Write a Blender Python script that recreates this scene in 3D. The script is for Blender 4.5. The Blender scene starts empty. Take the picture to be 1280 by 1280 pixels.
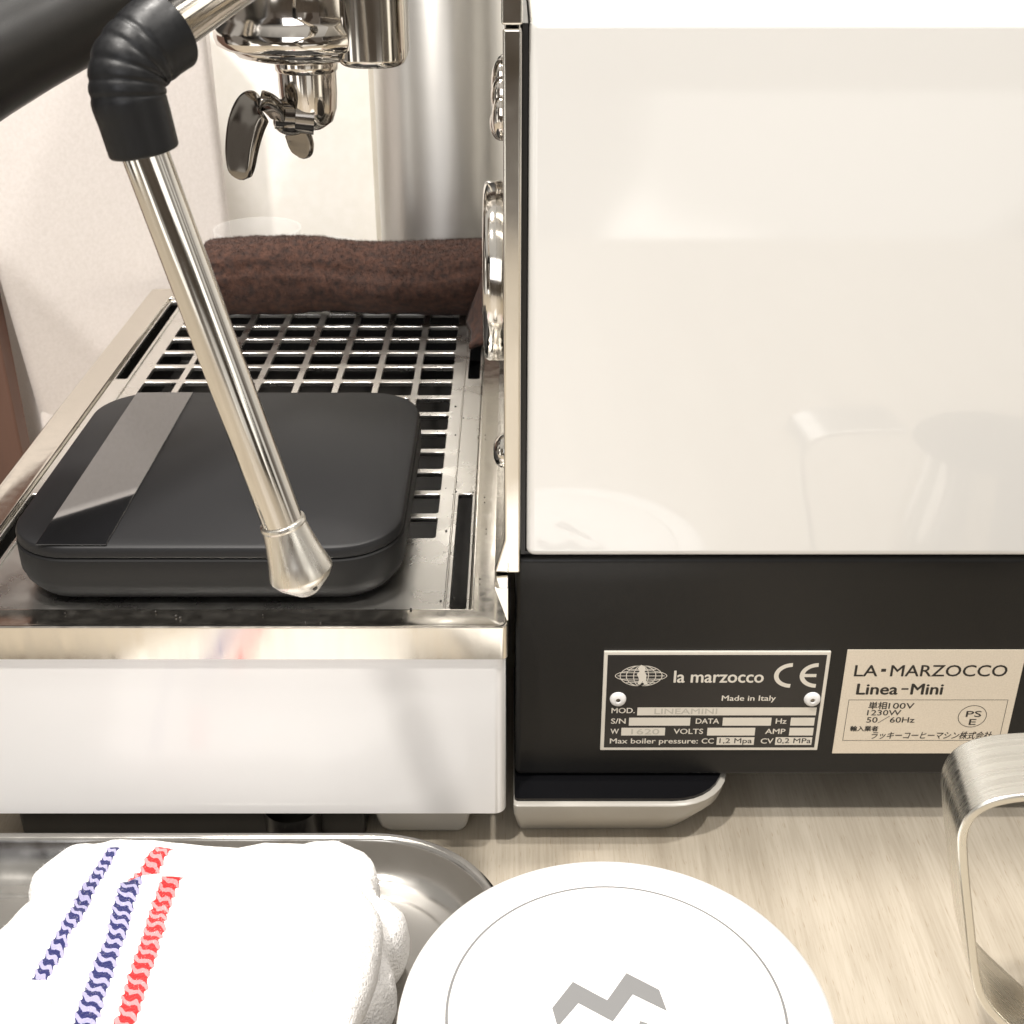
import bpy, bmesh, math, random
from mathutils import Vector, Matrix, noise
random.seed(7)
R = math.radians
S = 0.001                                   # everything below is written in millimetres
sc = bpy.context.scene
C = sc.collection

# ------------------------------------------------------------------ camera, world, lamps, exposure
CAM_Z = 390.0
PITCH = 28.2
F = 1585.0
cam = bpy.data.cameras.new('camera'); cam.sensor_width = 36; cam.lens = F/1280*36
cam.clip_start = 0.01; cam.clip_end = 50
co = bpy.data.objects.new('camera', cam); C.objects.link(co)
co.location = (0, 0, CAM_Z*S); co.rotation_euler = (R(90-PITCH), 0, 0)
sc.camera = co
cam.dof.use_dof = True; cam.dof.focus_distance = 0.5; cam.dof.aperture_fstop = 36

w = bpy.data.worlds.new('World'); sc.world = w; w.use_nodes = True
nt = w.node_tree; nt.nodes.clear()
N = nt.nodes.new; L = nt.links.new
out = N('ShaderNodeOutputWorld'); bg = N('ShaderNodeBackground'); L(bg.outputs[0], out.inputs[0])
tc = N('ShaderNodeTexCoord')
sep = N('ShaderNodeSeparateXYZ'); L(tc.outputs['Generated'], sep.inputs[0])
# invented blurred surroundings for reflections: pale ceiling, bright and dark patches below
vor = N('ShaderNodeTexVoronoi'); vor.feature = 'SMOOTH_F1'; vor.inputs['Smoothness'].default_value = .35; vor.distance = 'EUCLIDEAN'; vor.inputs['Scale'].default_value = 3.1
mp = N('ShaderNodeMapping'); mp.inputs['Scale'].default_value = (1, 1, 0.6); L(tc.outputs['Generated'], mp.inputs[0]); wn = N('ShaderNodeTexNoise'); wn.inputs['Scale'].default_value = 2.5; L(mp.outputs[0], wn.inputs['Vector'])
av = N('ShaderNodeVectorMath'); av.operation = 'MULTIPLY_ADD'; L(wn.outputs['Color'], av.inputs[0]); av.inputs[1].default_value = (.5, .5, .5); L(mp.outputs[0], av.inputs[2]); L(av.outputs[0], vor.inputs['Vector'])
cr = N('ShaderNodeValToRGB'); L(vor.outputs['Color'], cr.inputs[0])
els = cr.color_ramp.elements; cr.color_ramp.interpolation = 'LINEAR'
els[0].position = 0.26; els[0].color = (.03, .024, .02, 1); els[1].position = 0.76; els[1].color = (3.4, 3.3, 3.1, 1)
e = els.new(.4); e.color = (.12, .09, .07, 1); e = els.new(.52); e.color = (.42, .38, .34, 1); e = els.new(.64); e.color = (.9, .86, .8, 1)
up = N('ShaderNodeMapRange'); L(sep.outputs['Z'], up.inputs['Value']); up.inputs['From Min'].default_value = .42; up.inputs['From Max'].default_value = .62
mx = N('ShaderNodeMix'); mx.data_type = 'RGBA'; L(up.outputs[0], mx.inputs['Factor']); L(cr.outputs[0], mx.inputs['A'])
mx.inputs['B'].default_value = (.95, .91, .85, 1)
L(mx.outputs['Result'], bg.inputs['Color']); bg.inputs['Strength'].default_value = 0.75

def lamp(name, loc, target, size, power, color, shape='DISK', spread=180):
    l = bpy.data.lights.new(name, 'AREA'); l.shape = shape; l.size = size*S; l.energy = power; l.color = color
    l.spread = R(spread)
    o = bpy.data.objects.new(name, l); C.objects.link(o); o.location = Vector(loc)*S
    o.rotation_euler = (Vector(target)-Vector(loc)).to_track_quat('-Z', 'Y').to_euler()
    return o
lamp('ceiling_lamp_main', (-380, -60, 1500), (0, 420, 80), 70, 19, (1, .955, .90))
lamp('ceiling_lamp_right', (500, 250, 1550), (100, 450, 80), 80, 13, (1, .955, .90))
lamp('ceiling_lamp_back', (-250, 520, 1400), (-200, 940, 160), 140, 19, (1, .955, .90))
lamp('front_left_light', (-300, -1300, 900), (0, 430, 150), 900, 9, (.97, .97, 1), 'SQUARE')  # broad square area lamp, low behind the camera

sc.view_settings.view_transform = 'Standard'; sc.view_settings.look = 'None'
sc.view_settings.exposure = -0.12; sc.view_settings.gamma = 1
sc.render.engine = 'CYCLES'
sc.cycles.max_bounces = 10

# ------------------------------------------------------------------ where things stand (reading the photograph)
cp, sp = math.cos(R(PITCH)), math.sin(R(PITCH))
def ray(px, py):
    u = (px-640)/F; v = (640-py)/F
    return Vector((u, cp+v*sp, -sp+v*cp))
def at_y(px, py, Y): d = ray(px, py); d = d*(Y/d.y); return Vector((d.x, Y, d.z+CAM_Z))
def at_z(px, py, Z): d = ray(px, py); d = d*((Z-CAM_Z)/d.z); return Vector((d.x, d.y, Z))
def at_d(px, py, D): d = ray(px, py)*D; return Vector((d.x, d.y, d.z+CAM_Z))

# ------------------------------------------------------------------ materials
def mat(name, color, rough=.5, metal=0, coat=0, coat_rough=.05, spec=.5, **kw):
    m = bpy.data.materials.new(name); m.use_nodes = True
    b = m.node_tree.nodes['Principled BSDF']
    b.inputs['Base Color'].default_value = (*color, 1); b.inputs['Roughness'].default_value = rough
    b.inputs['Metallic'].default_value = metal; b.inputs['Coat Weight'].default_value = coat
    b.inputs['Coat Roughness'].default_value = coat_rough; b.inputs['Specular IOR Level'].default_value = spec
    for k, v in kw.items(): b.inputs[k.replace('_', ' ')].default_value = v
    return m
def tex(m, scale=(1, 1, 1), kind='noise', nscale=5, detail=4, c1=None, c2=None, bump=0, dist=.001, rough=None, lo=.3, hi=.7):
    """noise that varies the colour, the gloss and the relief of a Principled material, in object space"""
    t = m.node_tree; n = t.nodes.new; l = t.links.new; b = t.nodes['Principled BSDF']
    tc = n('ShaderNodeTexCoord'); mp = n('ShaderNodeMapping'); mp.inputs['Scale'].default_value = scale
    l(tc.outputs['Object'], mp.inputs[0])
    no = n('ShaderNodeTexNoise'); no.inputs['Scale'].default_value = nscale; no.inputs['Detail'].default_value = detail
    l(mp.outputs[0], no.inputs['Vector'])
    if c1:
        r = n('ShaderNodeValToRGB'); r.color_ramp.elements[0].color = (*c1, 1); r.color_ramp.elements[1].color = (*c2, 1)
        r.color_ramp.elements[0].position = lo; r.color_ramp.elements[1].position = hi
        l(no.outputs[0], r.inputs[0]); l(r.outputs[0], b.inputs['Base Color'])
    if rough:
        q = n('ShaderNodeMapRange'); q.inputs['From Min'].default_value = .3; q.inputs['From Max'].default_value = .7
        q.inputs['To Min'].default_value = rough[0]; q.inputs['To Max'].default_value = rough[1]
        l(no.outputs[0], q.inputs[0]); l(q.outputs[0], b.inputs['Roughness'])
    if bump:
        u = n('ShaderNodeBump'); u.inputs['Strength'].default_value = bump; u.inputs['Distance'].default_value = dist
        l(no.outputs[0], u.inputs['Height']); l(u.outputs[0], b.inputs['Normal'])
    return m
M = {}
M['enamel'] = tex(mat('white_enamel', (.77, .76, .735), .22, Coat_IOR=1.75, coat=1, coat_rough=.04), nscale=9, detail=2, bump=.06, dist=.002)
M['plastic_white'] = mat('white_housing', (.82, .81, .80), .28, coat=.5, coat_rough=.08)
M['chrome'] = tex(mat('polished_steel', (.68, .65, .60), .07, 1), nscale=90, detail=5, scale=(1, 1, .3), rough=(.05, .15), bump=.012, dist=.0004)
M['rim'] = tex(mat('worn_steel_rim', (.74, .71, .65), .12, 1), nscale=60, detail=5, rough=(.07, .18), bump=.015, dist=.0005)
M['grate'] = tex(mat('grate_steel', (.80, .78, .74), .3, 1), nscale=60, detail=4, rough=(.24, .36))
M['band'] = tex(mat('steel_band', (.76, .72, .65), .16, 1), nscale=200, scale=(1, 1, .1), detail=4, rough=(.12, .24), bump=.02, dist=.0003)
M['chrome_scratch'] = tex(mat('scratched_chrome', (.70, .66, .61), .07, 1), nscale=40, detail=3, rough=(.04, .16), bump=.03, dist=.0006)
M['gunmetal'] = mat('dark_chrome', (.25, .23, .205), .13, 1)
M['satin'] = tex(mat('satin_steel', (.72, .69, .63), .3, 1), nscale=300, detail=6, scale=(1, 1, .02), rough=(.22, .36), bump=.03, dist=.0002)
M['brushed'] = tex(mat('brushed_steel', (.60, .59, .57), .42, 1, Anisotropic=.75, Anisotropic_Rotation=.25), nscale=220, detail=4, scale=(.04, .04, 3), rough=(.41, .43), dist=.0002)
M['handle_steel'] = tex(mat('brushed_handle_steel', (.74, .72, .66), .26, 1), nscale=260, detail=6, scale=(.06, 3, .06), rough=(.20, .34), bump=.04, dist=.0002)
M['black_paint'] = tex(mat('black_powder_coat', (.010, .0095, .009), .42, spec=.35), nscale=900, detail=2, bump=.15, dist=.0002, rough=(.32, .44))
M['black_gloss'] = mat('black_gloss', (.006, .006, .007), .12)
M['basin'] = mat('dark_basin', (.010, .009, .008), .35)
M['rubber'] = tex(mat('black_rubber', (.004, .0042, .005), .5, spec=.35), nscale=700, detail=2, bump=.1, dist=.0002, rough=(.36, .5))
M['bakelite'] = tex(mat('black_handle', (.006, .0055, .005), .36, coat=.3, coat_rough=.3), nscale=1500, detail=2, bump=.25, dist=.0002)
M['scale_top'] = tex(mat('matte_black_platform', (.010, .010, .011), .5, spec=.32), nscale=1800, detail=2, bump=.12, dist=.0002)
M['scale_side'] = tex(mat('matte_black_body', (.005, .005, .0055), .58, spec=.3), nscale=1500, detail=2, bump=.12, dist=.0002)
M['display'] = mat('glossy_display', (.004, .004, .005), .03, spec=.9, coat=1, coat_rough=.02)
M['lid'] = tex(mat('white_lid', (.79, .78, .765), .38), nscale=800, detail=2, bump=.03, dist=.0002)
M['print_shade_grey'] = mat('grey_print_and_shade', (.17, .17, .17), .5)  # lid print, and the painted shade of its groove
M['plate_silver'] = tex(mat('silver_print', (.74, .70, .62), .45, .2), nscale=700, detail=3, bump=.05, dist=.0001)
M['plate_black'] = mat('plate_black', (.02, .018, .017), .3)
M['ink'] = mat('black_ink', (.02, .017, .014), .5)
M['ink_faint'] = mat('faint_stamp', (.52, .49, .42), .5)
M['sticker'] = tex(mat('silver_sticker', (.76, .68, .56), .45, .2), nscale=1400, detail=3, c1=(.72, .64, .52), c2=(.80, .72, .60), bump=.04, dist=.0002)
M['paper'] = tex(mat('white_paper', (.74, .69, .66), .75), nscale=420, detail=4, c1=(.71, .66, .625), c2=(.77, .72, .69), bump=.2, dist=.0006)
M['wallmat'] = tex(mat('wall_paint', (.86, .84, .79), .7), nscale=120, detail=5, c1=(.84, .82, .77), c2=(.88, .86, .82), bump=.1, dist=.0006)
M['brownwood'] = tex(mat('dark_brown_board', (.10, .05, .035), .5), nscale=30, scale=(1, 1, .1), c1=(.08, .04, .028), c2=(.13, .065, .045))
M['reflected_taupe'] = tex(mat('taupe_block', (.10, .08, .06), .5), nscale=8, detail=3, c1=(.085, .068, .052), c2=(.12, .096, .075))  # only for the added block behind the camera
M['foot'] = mat('pale_foot', (.40, .38, .34), .3)
M['trim'] = tex(mat('pale_trim', (.62, .58, .50), .45), nscale=40, c1=(.58, .54, .46), c2=(.66, .62, .54))
g = mat('clear_glass', (1, 1, 1), .0); g.node_tree.nodes['Principled BSDF'].inputs['Alpha'].default_value = .10
g.node_tree.nodes['Principled BSDF'].inputs['IOR'].default_value = 1.12; M['glass'] = g

def wood():
    m = mat('pale_wood', (.45, .38, .29), .38, coat=.25, coat_rough=.22); t = m.node_tree; n = t.nodes.new; l = t.links.new; b = t.nodes['Principled BSDF']
    tc = n('ShaderNodeTexCoord')
    def nz(scale, ns, det, dis=0):
        mp = n('ShaderNodeMapping'); mp.inputs['Scale'].default_value = scale; mp.inputs['Rotation'].default_value = (0, 0, R(-3)); l(tc.outputs['Object'], mp.inputs[0])
        q = n('ShaderNodeTexNoise'); q.inputs['Scale'].default_value = ns; q.inputs['Detail'].default_value = det; q.inputs['Distortion'].default_value = dis
        l(mp.outputs[0], q.inputs['Vector']); return q
    a = nz((9, .7, 1), 5, 5, .6); f = nz((120, 5, 1), 7, 6); p = nz((110, 9, 1), 14, 3)
    r = n('ShaderNodeValToRGB'); l(a.outputs[0], r.inputs[0]); r.color_ramp.elements[0].position = .32; r.color_ramp.elements[0].color = (.36, .315, .25, 1)
    r.color_ramp.elements[1].position = .68; r.color_ramp.elements[1].color = (.47, .42, .345, 1)
    r2 = n('ShaderNodeValToRGB'); l(f.outputs[0], r2.inputs[0]); r2.color_ramp.elements[0].position = .35; r2.color_ramp.elements[0].color = (.88, .87, .85, 1); r2.color_ramp.elements[1].position = .6; r2.color_ramp.elements[1].color = (1, 1, 1, 1)
    r3 = n('ShaderNodeValToRGB'); l(p.outputs[0], r3.inputs[0]); r3.color_ramp.elements[0].position = .28; r3.color_ramp.elements[0].color = (.78, .73, .66, 1); r3.color_ramp.elements[1].position = .38; r3.color_ramp.elements[1].color = (1, 1, 1, 1)
    def mul(x, y):
        q = n('ShaderNodeMix'); q.data_type = 'RGBA'; q.blend_type = 'MULTIPLY'; q.inputs['Factor'].default_value = 1; l(x, q.inputs['A']); l(y, q.inputs['B']); return q.outputs['Result']
    l(mul(mul(r.outputs[0], r2.outputs[0]), r3.outputs[0]), b.inputs['Base Color'])
    u = n('ShaderNodeBump'); u.inputs['Strength'].default_value = .12; u.inputs['Distance'].default_value = .0004; l(f.outputs[0], u.inputs['Height']); l(u.outputs[0], b.inputs['Normal'])
    return m
M['wood'] = wood()

# ------------------------------------------------------------------ mesh helpers
def put(name, me, m, parent=None, smooth=True, bevel=0, seg=3, angle=35, sub=0, solid=0):
    o = bpy.data.objects.new(name, me); C.objects.link(o)
    if m is not None and not me.materials: me.materials.append(m)
    if parent: o.parent = parent
    if smooth:
        for p in me.polygons: p.use_smooth = True
        if not bevel and not sub: me.set_sharp_from_angle(angle=R(45))
    if solid:
        q = o.modifiers.new('s', 'SOLIDIFY'); q.thickness = solid*S; q.offset = 0
    if bevel:
        q = o.modifiers.new('b', 'BEVEL'); q.width = bevel*S; q.segments = seg; q.limit_method = 'ANGLE'; q.angle_limit = R(angle); q.harden_normals = True
    if sub:
        q = o.modifiers.new('u', 'SUBSURF'); q.levels = sub; q.render_levels = sub
    return o
def mesh(name, vs, fs):
    me = bpy.data.meshes.new(name); me.from_pydata([Vector(v)*S for v in vs], [], fs); me.validate(); me.update()
    bm = bmesh.new(); bm.from_mesh(me); bmesh.ops.recalc_face_normals(bm, faces=bm.faces); bm.to_mesh(me); bm.free()
    return me
class MB:
    def __init__(s): s.v = []; s.f = []
    def add(s, vs, fs):
        k = len(s.v); s.v += [tuple(v) for v in vs]; s.f += [tuple(i+k for i in f) for f in fs]; return s
    def box(s, a, b):
        x0, y0, z0 = a; x1, y1, z1 = b
        return s.add([(x0,y0,z0),(x1,y0,z0),(x1,y1,z0),(x0,y1,z0),(x0,y0,z1),(x1,y0,z1),(x1,y1,z1),(x0,y1,z1)],
                     [(0,3,2,1),(4,5,6,7),(0,1,5,4),(1,2,6,5),(2,3,7,6),(3,0,4,7)])
    def prism(s, pts, axis, a, b):
        """polygon pts in the two other axes, extruded along axis from a to b"""
        def mk(p, h):
            return {'x': (h, p[0], p[1]), 'y': (p[0], h, p[1]), 'z': (p[0], p[1], h)}[axis]
        n = len(pts); vs = [mk(p, a) for p in pts]+[mk(p, b) for p in pts]
        return s.add(vs, [tuple(range(n)), tuple(range(2*n-1, n-1, -1))]+[(i, (i+1) % n, n+(i+1) % n, n+i) for i in range(n)])
    def tube(s, path, rad, seg=32, cap=True, flat=1.0):
        path = [Vector(p) for p in path]; n = len(path)
        if not hasattr(rad, '__len__'): rad = [rad]*n
        t0 = (path[1]-path[0]).normalized(); ref = Vector((0, 0, 1)) if abs(t0.z) < .9 else Vector((0, 1, 0))
        nrm = t0.cross(ref).normalized(); vs = []; fs = []
        for i, p in enumerate(path):
            t = (path[min(i+1, n-1)]-path[max(i-1, 0)]).normalized()
            nrm = (nrm - t*nrm.dot(t)).normalized(); bn = t.cross(nrm)
            for k in range(seg):
                a = 2*math.pi*k/seg; vs.append(p+(nrm*math.cos(a)+bn*math.sin(a)*flat)*rad[i])
        for i in range(n-1):
            for k in range(seg):
                q = (k+1) % seg; fs.append((i*seg+k, i*seg+q, (i+1)*seg+q, (i+1)*seg+k))
        if cap: fs.append(tuple(range(seg-1, -1, -1))); fs.append(tuple((n-1)*seg+k for k in range(seg)))
        return s.add(vs, fs)
    def lathe(s, prof, c, seg=64, axis='z', cap=False):
        vs = []; fs = []; n = len(prof)
        for r, h in prof:
            for k in range(seg):
                a = 2*math.pi*k/seg; x, y = r*math.cos(a), r*math.sin(a)
                vs.append(Vector(c)+Vector({'z': (x, y, h), 'x': (h, x, y), 'y': (x, h, y)}[axis]))
        for i in range(n-1):
            for k in range(seg):
                q = (k+1) % seg; fs.append((i*seg+k, i*seg+q, (i+1)*seg+q, (i+1)*seg+k))
        if cap: fs.append(tuple(range(seg))); fs.append(tuple((n-1)*seg+k for k in range(seg)))
        return s.add(vs, fs)
    def ball(s, c, r, sx=1, sy=1, sz=1, seg=20):
        prof = [(max(r*math.cos(R(a)), 1e-3), r*math.sin(R(a))) for a in range(-90, 91, 15)]
        k = len(s.v); s.lathe(prof, (0, 0, 0), seg)
        for i in range(k, len(s.v)):
            x, y, z = s.v[i]; s.v[i] = (c[0]+x*sx, c[1]+y*sy, c[2]+z*sz)
        return s
    def build(s, name, m, parent=None, **kw): return put(name, mesh(name, s.v, s.f), m, parent, **kw)
def rrect(x0, y0, x1, y1, r, n=8):
    pts = []
    for cx, cy, a0 in ((x1-r, y1-r, 0), (x0+r, y1-r, 90), (x0+r, y0+r, 180), (x1-r, y0+r, 270)):
        for k in range(n+1): a = R(a0+90*k/n); pts.append((cx+r*math.cos(a), cy+r*math.sin(a)))
    return pts
def smooth_path(pts, n=8, closed=False):
    pts = [Vector(p) for p in pts]; o = []; m = len(pts)
    rng = range(m) if closed else range(m-1)
    for i in rng:
        g = (lambda j: pts[j % m]) if closed else (lambda j: pts[max(0, min(m-1, j))])
        p0, p1, p2, p3 = g(i-1), g(i), g(i+1), g(i+2)
        for k in range(n):
            t = k/n; o.append(.5*((2*p1)+(p2-p0)*t+(2*p0-5*p1+4*p2-p3)*t*t+(3*p1-p0-3*p2+p3)*t**3))
    if not closed: o.append(pts[-1])
    return o
def plate2d(name, loops, z0, z1, m, parent=None, bevel=.3):
    """flat plate with holes: first loop the outline, the others the holes"""
    cu = bpy.data.curves.new(name, 'CURVE'); cu.dimensions = '2D'; cu.fill_mode = 'BOTH'
    cu.extrude = max((z1-z0)/2-bevel, .01)*S; cu.bevel_depth = bevel*S; cu.bevel_resolution = 1; cu.offset = -bevel*S
    for lp in loops:
        s = cu.splines.new('POLY'); s.points.add(len(lp)-1); s.use_cyclic_u = True
        for p, q in zip(s.points, lp): p.co = (q[0]*S, q[1]*S, 0, 1)
    t = bpy.data.objects.new('tmp', cu); C.objects.link(t); dg = bpy.context.evaluated_depsgraph_get()
    me = bpy.data.meshes.new_from_object(t.evaluated_get(dg)); bpy.data.objects.remove(t); bpy.data.curves.remove(cu)
    me.transform(Matrix.Translation((0, 0, (z0+z1)/2*S))); me.materials.clear(); me.name = name
    return put(name, me, m, parent, smooth=False)
def thing(name, label, cat, loc=(0, 0, 0), group=None):
    o = bpy.data.objects.new(name, None); C.objects.link(o); o.empty_display_size = .02; o.location = Vector(loc)*S
    o['label'] = label; o['category'] = cat
    if group: o['group'] = group
    return o
def under(root):
    """after building in scene coordinates, keep the children where they are under an Empty that stands elsewhere"""
    for ch in root.children: ch.matrix_parent_inverse = Matrix.Translation(-root.location)
def tag(o, label, cat): o['label'] = label; o['category'] = cat; return o
def struct(o): o['kind'] = 'structure'; return o

# ------------------------------------------------------------------ the setting
struct(MB().box((-900, -500, -30), (1100, 960, 0)).build('countertop', M['wood'], bevel=3))
struct(MB().box((-900, 962, -30), (1100, 980, 345)).build('wall', M['wallmat'], smooth=False))
struct(MB().box((-11, 962, 345.3), (1100, 980, 1000)).build('wall', M['wallmat'], smooth=False))
struct(MB().box((-900, 955, 345.5), (-12, 980, 1000)).build('unseen_reflection_panel', M['black_paint'], bevel=2))  # dark panel out of view, added for the steel to reflect
struct(MB().box((-101, 930, 0), (-88, 960, 700)).build('wall_trim', M['trim'], bevel=1))

struct(MB().box((-1600, -1800, -20), (1900, -1500, 330)).build('unseen_reflection_block', M['reflected_taupe'], bevel=4))  # unseen block, added so enamel and steel reflect a dark band

# ------------------------------------------------------------------ espresso machine
em = thing('espresso_machine', 'white espresso machine with black base and steel drip tray, seen from its side', 'espresso machine', (100, 600, 0))
FY = 430
# body
sh = MB().box((5.5, FY, 139), (420, 835, 338)).build('body_shell', M['enamel'], em, bevel=3.5, seg=6)
base = MB()
base.prism([(434, 26.5), (434, 122), (433.3, 125), (433.3, 137), (835, 137), (835, 26.5)], 'x', 1.5, 420)
base.build('base_frame', M['black_paint'], em, bevel=2.5, seg=4)
MB().box((4.5, 436, 137.2), (420, 832, 138.8)).build('seal', M['basin'], em, smooth=False)
# front plate of polished steel with its side flange
fp = MB()
fp.prism([(-3, 148), (-3, 335), (3.2, 335), (3.2, 133), (-1, 133), (-7, 133.5)], 'y', 428, 838)
fp.build('front_plate', M['rim'], em, bevel=1.0, seg=3)
MB().box((-3.4, 427.5, 336), (3.4, 838, 400)).build('upper_front_plate', M['rim'], em, bevel=.8)
MB().box((3.4, 433, 139), (5.2, 832, 336)).build('gasket', M['basin'], em, smooth=False)
# round gauge, emblem and screw on the front plate
gr = MB().lathe([(.01, -3), (34, -3), (37.6, -3.2), (38, -4), (38, -9.8), (37, -11.4), (35.5, -12), (33.8, -11.8), (33, -9.5)], (0, 528, 224), 72, 'x').build('pressure_gauge', M['chrome'], em)
MB().lathe([(.01, -9.8), (33, -9.8), (33, -9.2), (.01, -9.2)], (0, 528, 224), 48, 'x').build('gauge_glass', M['plate_black'], gr)
eb = MB()
for i in range(13):
    eb.ball((-4.2-random.random()*1.2, 548+i*6.2, 284+8*math.sin(i*1.3)), 7, .55+.25*random.random(), .8, 1.0+.5*random.random(), 14)
eb.build('emblem', M['chrome_scratch'], em)
MB().lathe([(.01, -7.4), (3, -7.2), (5.2, -6.2), (6.6, -4.4), (7, -3), (7, -2.6)], (0, 452, 175), 32, 'x').build('screw', M['chrome'], em)
for z in (300, 190): MB().lathe([(.01, -6), (2.5, -5.8), (4.2, -4.6), (4.6, -3), (4.6, -2.6)], (0, 760, z), 24, 'x').build('screw', M['chrome'], em)
# feet
def foot(x0, x1, y0, y1, mt=M['foot'], top=M['black_gloss'], zt=24.5):
    o = MB()
    def out(i, r):                                # square at the left end, rounded at the right
        p = rrect(x0+i, y0+i, x1-i*1.1, y1-i, r); q = rrect(x0+i*.2, y0+i, x1-i, y1-i, 2); return p[:9]+q[9:27]+p[27:]
    lo = out(12, 18); hi = out(0, 26); md = out(1.3, 25)
    n = len(lo); vs = [(x, y, 0.2) for x, y in lo]+[(x, y, 17) for x, y in md]+[(x, y, zt-1) for x, y in hi]+[(x, y, zt) for x, y in md]
    fs = [tuple(range(n))]+[tuple(range(3*n, 4*n))]
    for k in range(3): fs += [(k*n+i, k*n+(i+1) % n, (k+1)*n+(i+1) % n, (k+1)*n+i) for i in range(n)]
    o.add(vs, fs); f = o.build('foot', mt, em, smooth=True, bevel=.6, angle=50)
    MB().prism(out(2.2, 23.5), 'z', zt+.01, 26.0).build('foot_pad', top, f, smooth=False)
foot(.6, 95, 417.5, 520);  foot(330, 410, 446, 520); foot(.6, 95, 690, 790); foot(330, 410, 690, 790)
MB().box((-215, 424, 1), (-64, 700, 20.5)).build('under_tray_frame', M['basin'], em, bevel=2)
MB().lathe([(10, 0.3), (12, 2), (12, 20)], (-95, 423, 0), 32).build('levelling_foot', M['basin'], em)

MB().prism([(-63, 20.5), (-16, 20.5), (-20, 3), (-23, .3), (-54, .3), (-58, 3)], 'y', 427, 500).build('foot', M['foot'], em, bevel=2.2, seg=4)
# drip tray: white housing, dark basin, steel rim, grate with holes and slots
X0, X1, Y0, Y1 = -244, -1.6, 414, 830
hs = plate2d('drip_tray_housing', [rrect(X0+1, Y0+2, X1-1, Y1-2, 5), rrect(X0+13, Y0+14, X1-13, Y1-14, 3)], 21, 102, M['plastic_white'], em, bevel=.05)
for p in hs.data.polygons: p.use_smooth = True
q = hs.modifiers.new('b', 'BEVEL'); q.width = 4*S; q.segments = 5; q.limit_method = 'ANGLE'; q.angle_limit = R(40); q.harden_normals = True
def ring_profile(name, prof, m, r_out=4, n=8, parent=None):
    """a rounded rectangular ring; prof = (inset, height) pairs"""
    vs = []; fs = []
    for ins, h in prof:
        vs += [(x, y, h) for x, y in rrect(X0+ins, Y0+ins, X1-ins, Y1-ins, max(r_out-ins*.3, 1.2), n)]
    k = len(prof); m_ = 4*(n+1)
    for i in range(k-1): fs += [(i*m_+j, i*m_+(j+1) % m_, (i+1)*m_+(j+1) % m_, (i+1)*m_+j) for j in range(m_)]
    o = MB().add(vs, fs).build(name, m, parent); q = o.modifiers.new('w', 'WEIGHTED_NORMAL'); q.keep_sharp = True; return o
rm = ring_profile('drip_tray_rim', [(1.6, 102), (0, 102), (0, 102.4), (0, 116.3), (.25, 116.9), (.8, 117.1), (2.0, 117), (2.6, 116.5), (6, 116.1), (11, 115.8), (13.5, 116.1), (14.6, 116), (15.2, 115.2), (15.4, 113.5), (15.4, 108)], M['band'], 3, parent=em)
ring_profile('drip_basin', [(15.5, 110), (15.8, 96), (18, 72), (24, 70), (118, 68)], M['basin'], parent=em)
holes = []
px_, py_ = 22.4, 23.1
for j in range(14):
    for i in range(8):
        if j == 0 and False: continue
        x1 = -34-i*px_; y0 = 490.4+j*py_; holes.append(rrect(x1-18.7, y0, x1, y0+18.9, 1.4, 3))
for yy0, yy1 in ((431.5, 533), (676, 812)):
    holes.append(rrect(-25.2, yy0, -18.6, yy1, 1.6, 3)); holes.append(rrect(-227.4, yy0, -220.6, yy1, 1.6, 3))
plate2d('drip_grate', [rrect(X0+15.7, Y0+15.7, X1-15.7, Y1-15.7, 2, 3)]+holes, 111.6, 114, M['grate'], em, bevel=.25)
for x in (-27.2, -218.5): MB().box((x-.5, 430.5, 114), (x+.5, 812, 114.9)).build('grate_ridge', M['grate'], em, bevel=.4, seg=2)
MB().tube([(-90, 618, 114), (-90, 618, 114.6)], 3.2, 16).build('grate_stud', M['plastic_white'], em)

# steel corner piece between the front plate and the tray rim
MB().prism([(-7, 132.5), (-1.4, 132.5), (-1.4, 117.3), (-2.2, 117.3), (-4.2, 124)], 'y', 418, 436).build('rim_bracket', M['rim'], em, bevel=.5)

# group head
GX, GY = -91, 590
gh = MB().lathe([(30, 309), (36, 307.5), (38.6, 309), (39.6, 312), (39.2, 316), (37.0, 319), (36.2, 323), (36.6, 345), (41, 352), (45, 360), (47, 380), (47, 430), (30, 440), (.01, 440)], (GX, GY, 0), 96).build('group_head', M['chrome_scratch'], em)
MB().prism(rrect(-74, 556, -45.2, 606, 12, 8), 'z', 302, 440).build('group_collar', M['chrome'], em, bevel=3.5, seg=6)
MB().box((-60, 560, 352), (-3, 620, 430)).build('group_neck', M['chrome_scratch'], em, bevel=6, seg=4)

# steam wand: arm, rubber sleeve, tube, tip
a0 = at_d(430, -110, 450); a1 = at_d(205, 42, 338)
wa = [a0, a1, at_d(178, 64, 334), at_d(162, 100, 334), at_d(166, 140, 337), at_d(176, 185, 342)]
arm = MB().tube([a0, a0.lerp(a1, .5), a1], 6.4, 40).build('steam_arm', M['chrome'], em)
MB().tube([a0+(a0-a1)*.02, Vector((-40, 470, 452)), Vector((-2, 500, 462))], 8, 24).build('steam_joint', M['chrome'], em)
t_top = at_d(176, 178, 341); t_bot = at_d(353, 652, 392)
sw = MB().tube([t_top, t_bot], 6.35, 48).build('steam_wand', M['chrome'], em)
ax = (t_bot-t_top).normalized(); tip0 = t_bot-ax*.6
pr = [(0, 6.45), (.3, 7.1), (1.5, 7.3), (2.0, 6.9), (7, 7.6), (13, 8.8), (18.5, 10.2), (19.2, 10.1), (21.5, 8.6), (23.6, 6.4), (25.4, 4.4), (26.2, 3.6), (26.5, .05)]
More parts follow.
